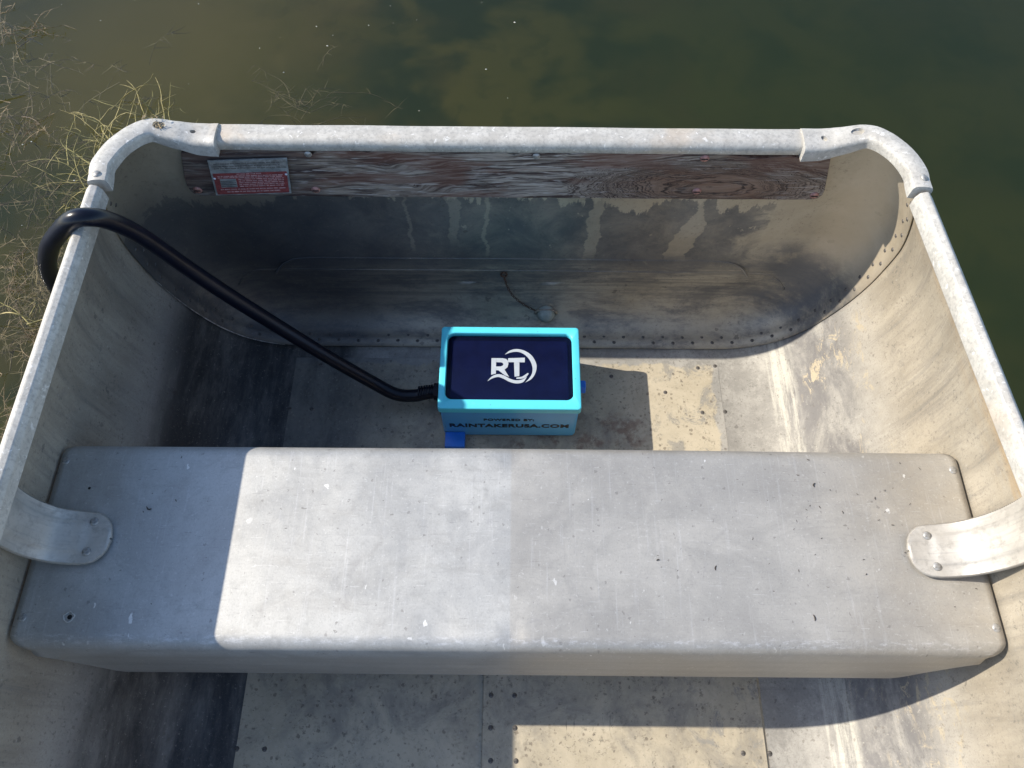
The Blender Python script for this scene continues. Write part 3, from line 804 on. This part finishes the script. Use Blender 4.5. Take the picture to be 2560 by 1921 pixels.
for k in range(5): words(.34, .93, .455 - k * .052, .024)
words(.08, .94, .165, .026); words(.16, .86, .09, .034)
merge('lettering', bars, M_PINK, base)['kind'] = 'stuff'
bars = []
for v in (.90, .83, .77): words(.06, .9, v, .012, .0016)
for k in range(4): bars.append(strip('w', [(.105, .27 + k * .05), (.305, .27 + k * .05)], [(.105, .282 + k * .05), (.305, .282 + k * .05)], .0003, pm, None, None, .002))
merge('faded_lettering', bars, M_RIVD, base)['kind'] = 'stuff'
for u, v in ((.035, .50), (.965, .56)): put('pin', dome_mesh('pin', .0019, .0012), M_WHITE, pm(u, v, .0012), (0, -1, 0), base)

# ---- drain plug and its chain
plug = put('drain_plug', dome_mesh('plug', .0150, .010, .55, 20), M_PLUG, (.0585, .739, .027), (0, -.55, .8), boat)
tube('plug_ring', [Vector((.0585, .7395, .023)) + Vector((math.cos(a) * .0185, -math.sin(a) * .0155 * .15 + .003, math.sin(a) * .0155)) for a in [2 * math.pi * k / 24 for k in range(25)]], .0022, MT, plug, 6)
ch = spline([(-.015, .761, .108), (-.013, .760, .096), (-.008, .757, .078), (0, .753, .062), (.012, .750, .048), (.026, .746, .038), (.040, .741, .034)], 5)
hook = tube('chain_hook', [Vector((-.015 + .005 * math.cos(a), .7605, .113 + .006 * math.sin(a))) for a in [2 * math.pi * k / 12 for k in range(12)]], .0016, M_RUST, boat, 6)
LK = None
acc = 0; idx = 0
for a, b in zip(ch, ch[1:]):
    acc += (b - a).length
    if acc > .0052:
        acc = 0; mid = (a + b) / 2
        if LK is None:
            rowsl = tube_rows([Vector((.0036 * math.cos(q), .0017 * math.sin(q), 0)) for q in [2 * math.pi * k / 10 for k in range(11)]], .0007, 5)
            vv = [p for rw in rowsl for p in rw]; ff = []
            for i in range(10):
                for j in range(5): ff.append((i * 5 + j, i * 5 + (j + 1) % 5, (i + 1) * 5 + (j + 1) % 5, (i + 1) * 5 + j))
            LK = mesh('chain_link', vv, ff); LK.materials.append(M_RUST)
        o = bpy.data.objects.new('chain_link', LK); COL.objects.link(o); o.location = mid
        o.rotation_euler = ((b - a).to_track_quat('X', 'Z').to_matrix() @ Matrix.Rotation((idx % 2) * math.pi / 2, 3, 'X')).to_euler(); attach(o, plug); idx += 1

# ------------------------------------------------------------------ control box
bxr = bpy.data.objects.new('control_box', None); COL.objects.link(bxr); bxr.location = (0, .587, .0025)
bxr['label'] = 'cyan plastic control box with a dark window lid on the boat floor'
bxr['category'] = 'box'
BL, BR_, BF, BK, BT = -.1135, .1065, .514, .6605, .110
boxo('case', (BL + .0025, BF + .002, .0026), (BR_ - .0025, BK - .002, .0985), mat_box('cyan_case_shaded', (0.10, 0.42, 0.80)), bxr, .007, 4)  # the lid's cyan again, with blue shade put into the case colour
def rrect(x0, x1, y0, y1, r, m=7):
    o = []
    for cx, cy, a0 in ((x1 - r, y1 - r, 0), (x0 + r, y1 - r, 90), (x0 + r, y0 + r, 180), (x1 - r, y0 + r, 270)):
        for k in range(m): a = R(a0 + 90 * k / (m - 1)); o.append((cx + r * math.cos(a), cy + r * math.sin(a)))
    return o
WX0, WX1, WY0, WY1 = BL + .0105, BR_ - .0115, BF + .0165, BK - .0125
def lid():
    lv = []
    O = lambda e, z: [Vector((x, y, z)) for x, y in rrect(BL + e, BR_ - e, BF + e, BK - e, .005)]
    I = lambda e, z: [Vector((x, y, z)) for x, y in rrect(WX0 - e, WX1 + e, WY0 - e, WY1 + e, .011)]
    rings = [I(0, .097), I(0, .1085), I(.0010, .1100), O(.0016, .1100), O(.0004, .1094), O(0, .1080), O(0, .0960), O(.004, .0955)]
    o = grid('lid_frame', rings, M_CYAN, bxr, closed=True); sharp(o, 50); return o
ld = lid()
def plate_from(outline, z0, z1, name, mat, par):
    a = [Vector((x, y, z0)) for x, y in outline]; b = [Vector((x, y, z1)) for x, y in outline]
    o = grid(name, [a, b], mat, par, closed=True, cap=True, smooth=False); return o
pan = plate_from(rrect(WX0 - .0005, WX1 + .0005, WY0 - .0005, WY1 + .0005, .011), .0975, .1010, 'display_panel', M_NAVY, bxr)
inner = plate_from(rrect(WX0 + .007, WX1 - .007, WY0 + .004, WY1 - .009, .006), .1011, .1018, 'inner_panel', simple('inner_navy', (0.004, 0.007, 0.042), .6, 0, .08, 40, 0, .08), pan)
UX, UY = (WX1 - WX0) / 1580, (WY1 - WY0) / 795
def lm(px, py, h): return Vector((WX0 + (px - 255) * UX, WY0 + (1030 - py) * UY, .1018 + h))
LG = []
def ls(a, b, z=0): LG.append(strip('s', a, b, .0004, lm, None, None, z))
ls([(815, 512), (815, 715)], [(874, 512), (874, 700)])
ls([(875, 512), (955, 512), (1000, 520), (1024, 545), (1030, 580), (1018, 622), (985, 648), (930, 660), (875, 660)],
   [(875, 562), (930, 562), (950, 566), (963, 576), (967, 588), (958, 602), (940, 611), (915, 614), (875, 614)])
ls([(905, 661), (985, 718)], [(980, 650), (1040, 738)], .0002)
ls([(1025, 512), (1236, 503)], [(1025, 560), (1236, 560)])
ls([(1100, 561), (1108, 735)], [(1168, 561), (1168, 728)])
def arc(pts, m=6): return [(p.x, p.y) for p in spline([(a, b, 0) for a, b in pts], m)]
ls(arc([(985, 463), (1050, 415), (1145, 398), (1250, 425), (1335, 490), (1383, 590), (1370, 685), (1320, 760), (1240, 804)]),
   arc([(986, 466), (1060, 440), (1145, 432), (1225, 460), (1290, 520), (1328, 600), (1330, 680), (1298, 745), (1240, 805)]), .0001)
ls(arc([(773, 788), (825, 735), (900, 708), (975, 722), (1055, 762), (1130, 780), (1205, 768), (1260, 735)]),
   arc([(773, 792), (835, 758), (905, 742), (975, 764), (1050, 800), (1135, 817), (1215, 800), (1262, 738)]), .0003)
ls(arc([(1130, 748), (1200, 735), (1250, 705), (1270, 690)]), arc([(1130, 762), (1210, 758), (1262, 728), (1286, 697)]), .0004)
lg = merge('logo', LG, M_WHITE, pan)
gl = plate_from(rrect(WX0 + .0003, WX1 - .0003, WY0 + .0003, WY1 - .0003, .0107), .1045, .1060, 'window_pane', M_GLASS, bxr)
def text(body, width, height, x, z, y, par, bold=.03):
    cu = bpy.data.curves.new('t', 'FONT'); cu.body = body; cu.offset = bold; cu.extrude = .03; cu.space_character = 1.08
    o = bpy.data.objects.new('t', cu); COL.objects.link(o)
    dg = bpy.context.evaluated_depsgraph_get(); me = bpy.data.meshes.new_from_object(o.evaluated_get(dg)); bpy.data.objects.remove(o)
    xs = [v.co.x for v in me.vertices]; yy = [v.co.y for v in me.vertices]
    for v in me.vertices:
        a = (v.co.x - min(xs)) / (max(xs) - min(xs)) - .5; b = (v.co.y - min(yy)) / (max(yy) - min(yy)) - .5
        v.co = Vector((x + a * width, y - (.0006 if v.co.z > 0 else -.0002), z + b * height)) if True else v.co
    return link('lettering', me, M_INK, par, False)
case = [o for o in bxr.children if o.name.startswith('case')][0]
def flush(o): return o
text('POWERED BY:', .079, .0075, -.0045, .067, BF + .002, case, .02)
text('RAINTAKERUSA.COM', .190, .0125, -.004, .045, BF + .002, case, .035)
knob = tube('side_knob', [(BR_ - .003, .578, .062), (BR_ + .006, .578, .062), (BR_ + .0105, .578, .062), (BR_ + .012, .578, .062)], lambda t: .0115 if t < .8 else .0095, M_BLUE, bxr, 6); sharp(knob, 30)
boxo('mounting_tab', (-.1075, .4895, .0026), (-.0755, .5155, .020), M_BLUE, bxr, .001, 2)
gland = tube('cable_gland', [(BL + .004, .578, .040), (BL - .006, .578, .040), (BL - .0065, .578, .040), (BL - .014, .578, .040)], lambda t: .017 if t < .5 else .0145, M_BLACK, bxr, 10); sharp(gland, 30)
for k in range(6):
    xx = BL - .016 - .0042 * k; tube('relief_rib', [(xx, .578 - .0004 * k, .040), (xx - .0026, .578 - .0004 * k, .040)], 0.0122 - .0002 * k, M_BLACK, bxr, 16)
boxo('gland_flange', (BL - .006, .553, .004), (BL + .004, .566, .032), M_BLACK, bxr, .0015)

# ------------------------------------------------------------------ hose
HP = [(-.122, .578, .040), (-.140, .575, .040), (-.160, .572, .037), (-.190, .572, .042), (-.228, .582, .068), (-.291, .596, .128), (-.349, .609, .190), (-.397, .615, .256), (-.437, .617, .325),
      (-.465, .611, .398), (-.481, .600, .440), (-.495, .590, .4595), (-.514, .586, .4595), (-.541, .587, .436), (-.577, .592, .395), (-.610, .599, .335), (-.628, .606, .26), (-.640, .615, .17), (-.640, .62, .08), (-.625, .62, -.10)]
def hr(t):
    return .0105 if t < .12 else 0.0105 + .0006 * min(1, (t - .12) / .3)
hose = tube('black_hose', spline(HP, 8), hr, M_BLACK, None, 16)
hose['label'] = 'glossy black hose running from the cyan box over the left gunwale into the water'
hose['category'] = 'hose'

# ------------------------------------------------------------------ water, bed
def wl(z):
    hw = hx(z) + .0034
    L = []
    yb = .705
    pts = [(hw, yb)]
    for k in range(1, 9):
        a = math.pi / 2 * k / 8; pts.append((hw - .080 * (1 - math.cos(a)), yb + .066 * math.sin(a)))
    right = [(BX + x, y) for x, y in pts]
    left = [(BX - x, y) for x, y in reversed(pts)]
    fwd = []
    for y in (.4, 0, -.3, -.6, -.9, -1.2, -1.5, -1.75, -1.953):
        tp = 1 - .10 * max(0, (-.3 - y)) ** 2; fwd.append((hw * tp + (.0 if y > -.3 else .001), y))
    l2 = [(BX - x, y) for x, y in fwd]; r2 = [(BX + x, y) for x, y in reversed(fwd)]
    return left[:] + l2 + r2 + right     # goes left aft -> forward -> right aft, then back along transom
WZ, WB = .10, -.62
loop = wl(WZ); m = len(loop); S = 45
outer = []
cx, cy = BX, -.6
for x, y in loop:
    d = Vector((x - cx, y - cy)); k = S / max(abs(d.x), abs(d.y)); outer.append((cx + d.x * k, cy + d.y * k))
v = []; fc = []
for lp, z in ((loop, WZ), (outer, WZ), (outer, WB), (loop, WB)): v += [(x, y, z) for x, y in lp]
for a, b in ((0, 1), (1, 2), (2, 3), (3, 0)):
    for j in range(m): k = (j + 1) % m; fc.append((a * m + j, a * m + k, b * m + k, b * m + j))
me = mesh('water', v, fc); bm = bmesh.new(); bm.from_mesh(me); bmesh.ops.recalc_face_normals(bm, faces=bm.faces); bm.to_mesh(me); bm.free()
wat = link('water', me, M_WATER, None, False); wat['kind'] = 'structure'
bed = link('lake_bed', mesh('lake_bed', [(-60, -60, WB - .02), (60, -60, WB - .02), (60, 60, WB - .02), (-60, 60, WB - .02)], [(0, 1, 2, 3)]), M_BED, None, False)
bed['kind'] = 'structure'

# ------------------------------------------------------------------ weeds
def weed_mat(name, a, b):
    g = NT(name); c = g.mix(g.ramp(g.noise((40, 40, 40), 3), .35, .65), a, b); return g.set(c, .6, 0)
MWG = weed_mat('green_weed', (0.20, .17, .055), (0.42, .34, .14))
MWB = weed_mat('brown_weed', (0.11, .07, .035), (0.31, .23, .13))
MWD = weed_mat('drowned_weed', (0.10, .075, .04), (0.20, .155, .085))
def strand(V, F, p, d, L, rad, seg, curl, rng, up=0.0, zmax=9):
    pts = [p.copy()]; dd = d.normalized()
    side = Vector((rng.uniform(-1, 1), rng.uniform(-1, 1), rng.uniform(-.4, .4)))
    for i in range(seg):
        dd = (dd + side * curl / seg + Vector((rng.gauss(0, .12), rng.gauss(0, .12), up / seg + rng.gauss(0, .05)))).normalized()
        q = pts[-1] + dd * L / seg
        if q.z > zmax: q.z = zmax - .001; dd.z = -abs(dd.z) * .3
        pts.append(q)
    rows = tube_rows(pts, lambda t: rad * (1 - .75 * t), 3)
    b = len(V); V += [x for rw in rows for x in rw]
    for i in range(seg):
        for j in range(3): F.append((b + i * 3 + j, b + i * 3 + (j + 1) % 3, b + (i + 1) * 3 + (j + 1) % 3, b + (i + 1) * 3 + j))
    return pts
def weed(label, centre, spread, count, Ls, rad, mat, seed, zbase, lean=(0, 0, 1), feather=0, zmax=9, group=None, fl=.035, frad=.0007):
    rng = random.Random(seed); V = []; F = []
    for i in range(count):
        p = Vector((centre[0] + rng.gauss(0, spread[0]), centre[1] + rng.gauss(0, spread[1]), min(zmax - .004, zbase + rng.uniform(-.05, .02))))
        d = Vector((lean[0] + rng.gauss(0, .75), lean[1] + rng.gauss(0, .75), lean[2] + rng.gauss(0, .2)))
        pts = strand(V, F, p, d, rng.uniform(*Ls), rad * rng.uniform(.6, 1.2), 9, .9, rng, -.5, zmax)
        for k in range(feather):
            a = rng.choice(pts[2:]); strand(V, F, a, Vector((rng.gauss(0, 1), rng.gauss(0, 1), rng.gauss(0, .35))), rng.uniform(.4, 1.1) * fl, frad, 4, .7, rng, 0, zmax)
    o = link('water_weed', mesh('water_weed', V, F), mat, None, True); o['label'] = label; o['category'] = 'water weed'
    if group: o['group'] = group
    if seed >= 8: o['kind'] = 'stuff'
    return o
G = 'clumps of water weed beside the boat'
weed('yellow green weed with thin arching stems behind the left stern corner of the boat', (-.728, 1.065), (.050, .045), 90, (.06, .15), .0015, MWG, 1, .07, (-.1, .15, .5), 2, .128, G, .03, .0008)
weed('small yellow green weed tuft hugging the left corner casting', (-.768, .965), (.018, .030), 26, (.05, .10), .0011, MWG, 2, .08, (-.4, .05, .4), 1, .125, G, .025, .0007)
weed('brown feathery weed along the far left edge below the dry stick', (-.950, 1.07), (.026, .075), 32, (.06, .14), .0010, MWB, 3, .085, (.35, .25, .4), 10, .14, G, .026, .0006)
weed('brown weed at the far left edge above the dry stick', (-1.02, 1.33), (.030, .05), 18, (.06, .14), .0010, MWB, 15, .08, (.2, .2, .4), 8, .13, G, .028, .0006)
weed('brown feathery weed left of the hose loop', (-.825, .765), (.028, .050), 34, (.04, .11), .0008, MWB, 4, .078, (.1, .1, .4), 12, .118, G, .022, .0005)
weed('bright forked weed stem touching the hose loop', (-.775, .675), (.008, .012), 5, (.10, .16), .0015, MWG, 5, .098, (.15, .8, .25), 2, .13, G, .04, .0010)
weed('brown weed tuft tight against the left side below the hose loop', (-.748, .62), (.016, .022), 18, (.04, .08), .0009, MWB, 6, .085, (-.4, .1, .4), 7, .125, G, .022, .0005)
weed('dark brown weed beside the left gunwale just behind the bench', (-.785, .480), (.018, .020), 22, (.04, .08), .0009, MWB, 7, .08, (.1, .1, .4), 8, .125, G, .022, .0005)
weed('drowned olive weed plume far behind the transom left of centre', (-.44, 1.27), (.018, .07), 16, (.08, .16), .0009, MWD, 8, -.01, (.05, .2, .3), 6, .055, G, .04, .0006)
weed('faint drowned weed fringe behind the stern rail left of centre', (-.36, 1.10), (.10, .03), 10, (.06, .12), .0009, MWD, 9, .06, (0, .3, .3), 2, .097, G)
weed('murky sunken weed mass at the far top left', (-1.0, 1.25), (.10, .12), 34, (.06, .16), .0010, MWD, 10, -.08, (0, .1, .3), 10, .05, G, .04, .0008)
weed('soft sunken weed cloud left of the stern corner', (-.90, 1.02), (.05, .10), 26, (.06, .14), .0010, MWD, 12, -.05, (0, .1, .3), 10, .07, G, .035, .0007)
weed('sunken brown weed bed beside the left side under the hose', (-.850, .78), (.04, .06), 34, (.06, .14), .0010, MWD, 13, .0, (0, .1, .3), 12, .085, G, .03, .0007)

# a dry stick poking out of the weeds
st = tube('dead_stick', spline([(-1.14, 1.06, .10), (-1.08, 1.13, .12), (-1.03, 1.19, .135), (-.985, 1.235, .15)], 6), lambda t: .0042 * (1 - .7 * t), simple('pale_wood', (.50, .42, .30), .7, 0, .2, 120, .3), None, 7)
st['label'] = 'pale dry stick poking up from the weeds at the left edge'; st['category'] = 'stick'

# floating specks
V = []; F = []; rng = random.Random(5)
for i in range(46):
    if i < 34: x, y = rng.uniform(-1.0, 0), rng.uniform(.82, 1.5)
    else: x, y = rng.uniform(-1.1, 1.2), rng.uniform(.82, 1.7)
    b = len(V); q = rng.uniform(.0006, .0017); a = rng.uniform(0, 6)
    for k in range(4): V.append((x + q * math.cos(a + k * 1.57) * (1 if k % 2 else 1.8), y + q * math.sin(a + k * 1.57), WZ + .0012))
    V.append((x, y, WZ + .0012 + q)); 
    for k in range(4): F.append((b + k, b + (k + 1) % 4, b + 4))
sp = link('floating_specks', mesh('floating_specks', V, F), simple('pale_seed_fluff', (.6, .58, .5), .6), None, False)
sp['kind'] = 'stuff'; sp['label'] = 'tiny pale specks of seed fluff floating on the water'; sp['category'] = 'debris'

# ------------------------------------------------------------------ crumbs on the bench and rail
V = []; F = []
def crumb(x, y, z, L, w, ang, bend=0.0):
    pts = [Vector((x + math.cos(ang + bend * t) * L * t, y + math.sin(ang + bend * t) * L * t, z + w * .7)) for t in (-.5, -.2, .1, .5)]
    rows = tube_rows(pts, lambda t: w * (.5 + math.sin(math.pi * t) * .5), 5); b = len(V)
    for rw in rows: V.extend(rw)
    for i in range(3):
        for j in range(5): F.append((b + i * 5 + j, b + i * 5 + (j + 1) % 5, b + (i + 1) * 5 + (j + 1) % 5, b + (i + 1) * 5 + j))
rng = random.Random(8)
for i in range(90):
    x = rng.uniform(-.5, .53); y = rng.uniform(.165, .365)
    if i > 35: x = rng.uniform(.02, .5)
    crumb(x, y, BZ + .0012, rng.uniform(.0015, .004), rng.uniform(.0002, .0005), rng.uniform(0, 6.3), rng.uniform(-1, 1))
for x, y, L in ((.072, .247, .009), (.075, .250, .006), (.365, .330, .006), (.17, .237, .004), (.235, .228, .006), (.34, .173, .007), (-.43, .292, .008), (-.13, .305, .006)):
    crumb(x, y, BZ + .0012, L, .0009, rng.uniform(0, 3), rng.uniform(-1.5, 1.5))
cr = link('dirt_crumbs', mesh('dirt_crumbs', V, F), simple('dark_crumbs', (.05, .04, .032), .9), None, True)
cr['kind'] = 'stuff'; cr['label'] = 'dark plant crumbs scattered over the bench seat'; cr['category'] = 'debris'
V = []; F = []
for i in range(26):
    a = rng.uniform(0, 6.3); q = rng.uniform(0, .006)
    crumb(-.4600 + math.cos(a) * q, .7600 + math.sin(a) * q, .431 + rng.uniform(0, .010), rng.uniform(.004, .008), rng.uniform(.0004, .0009), rng.uniform(0, 6), rng.uniform(-1, 1))
for i in range(12):
    crumb(-.482 + rng.uniform(0, .03), .770 + rng.uniform(-.003, .003), .441, rng.uniform(.003, .007), .0005, rng.uniform(.6, 2.4), .5)
cr = link('dry_moss', mesh('dry_moss', V, F), simple('dry_straw', (.38, .30, .18), .9), None, True)
cr['kind'] = 'stuff'; cr['label'] = 'dry straw bits caught in the hole of the left corner casting'; cr['category'] = 'debris'
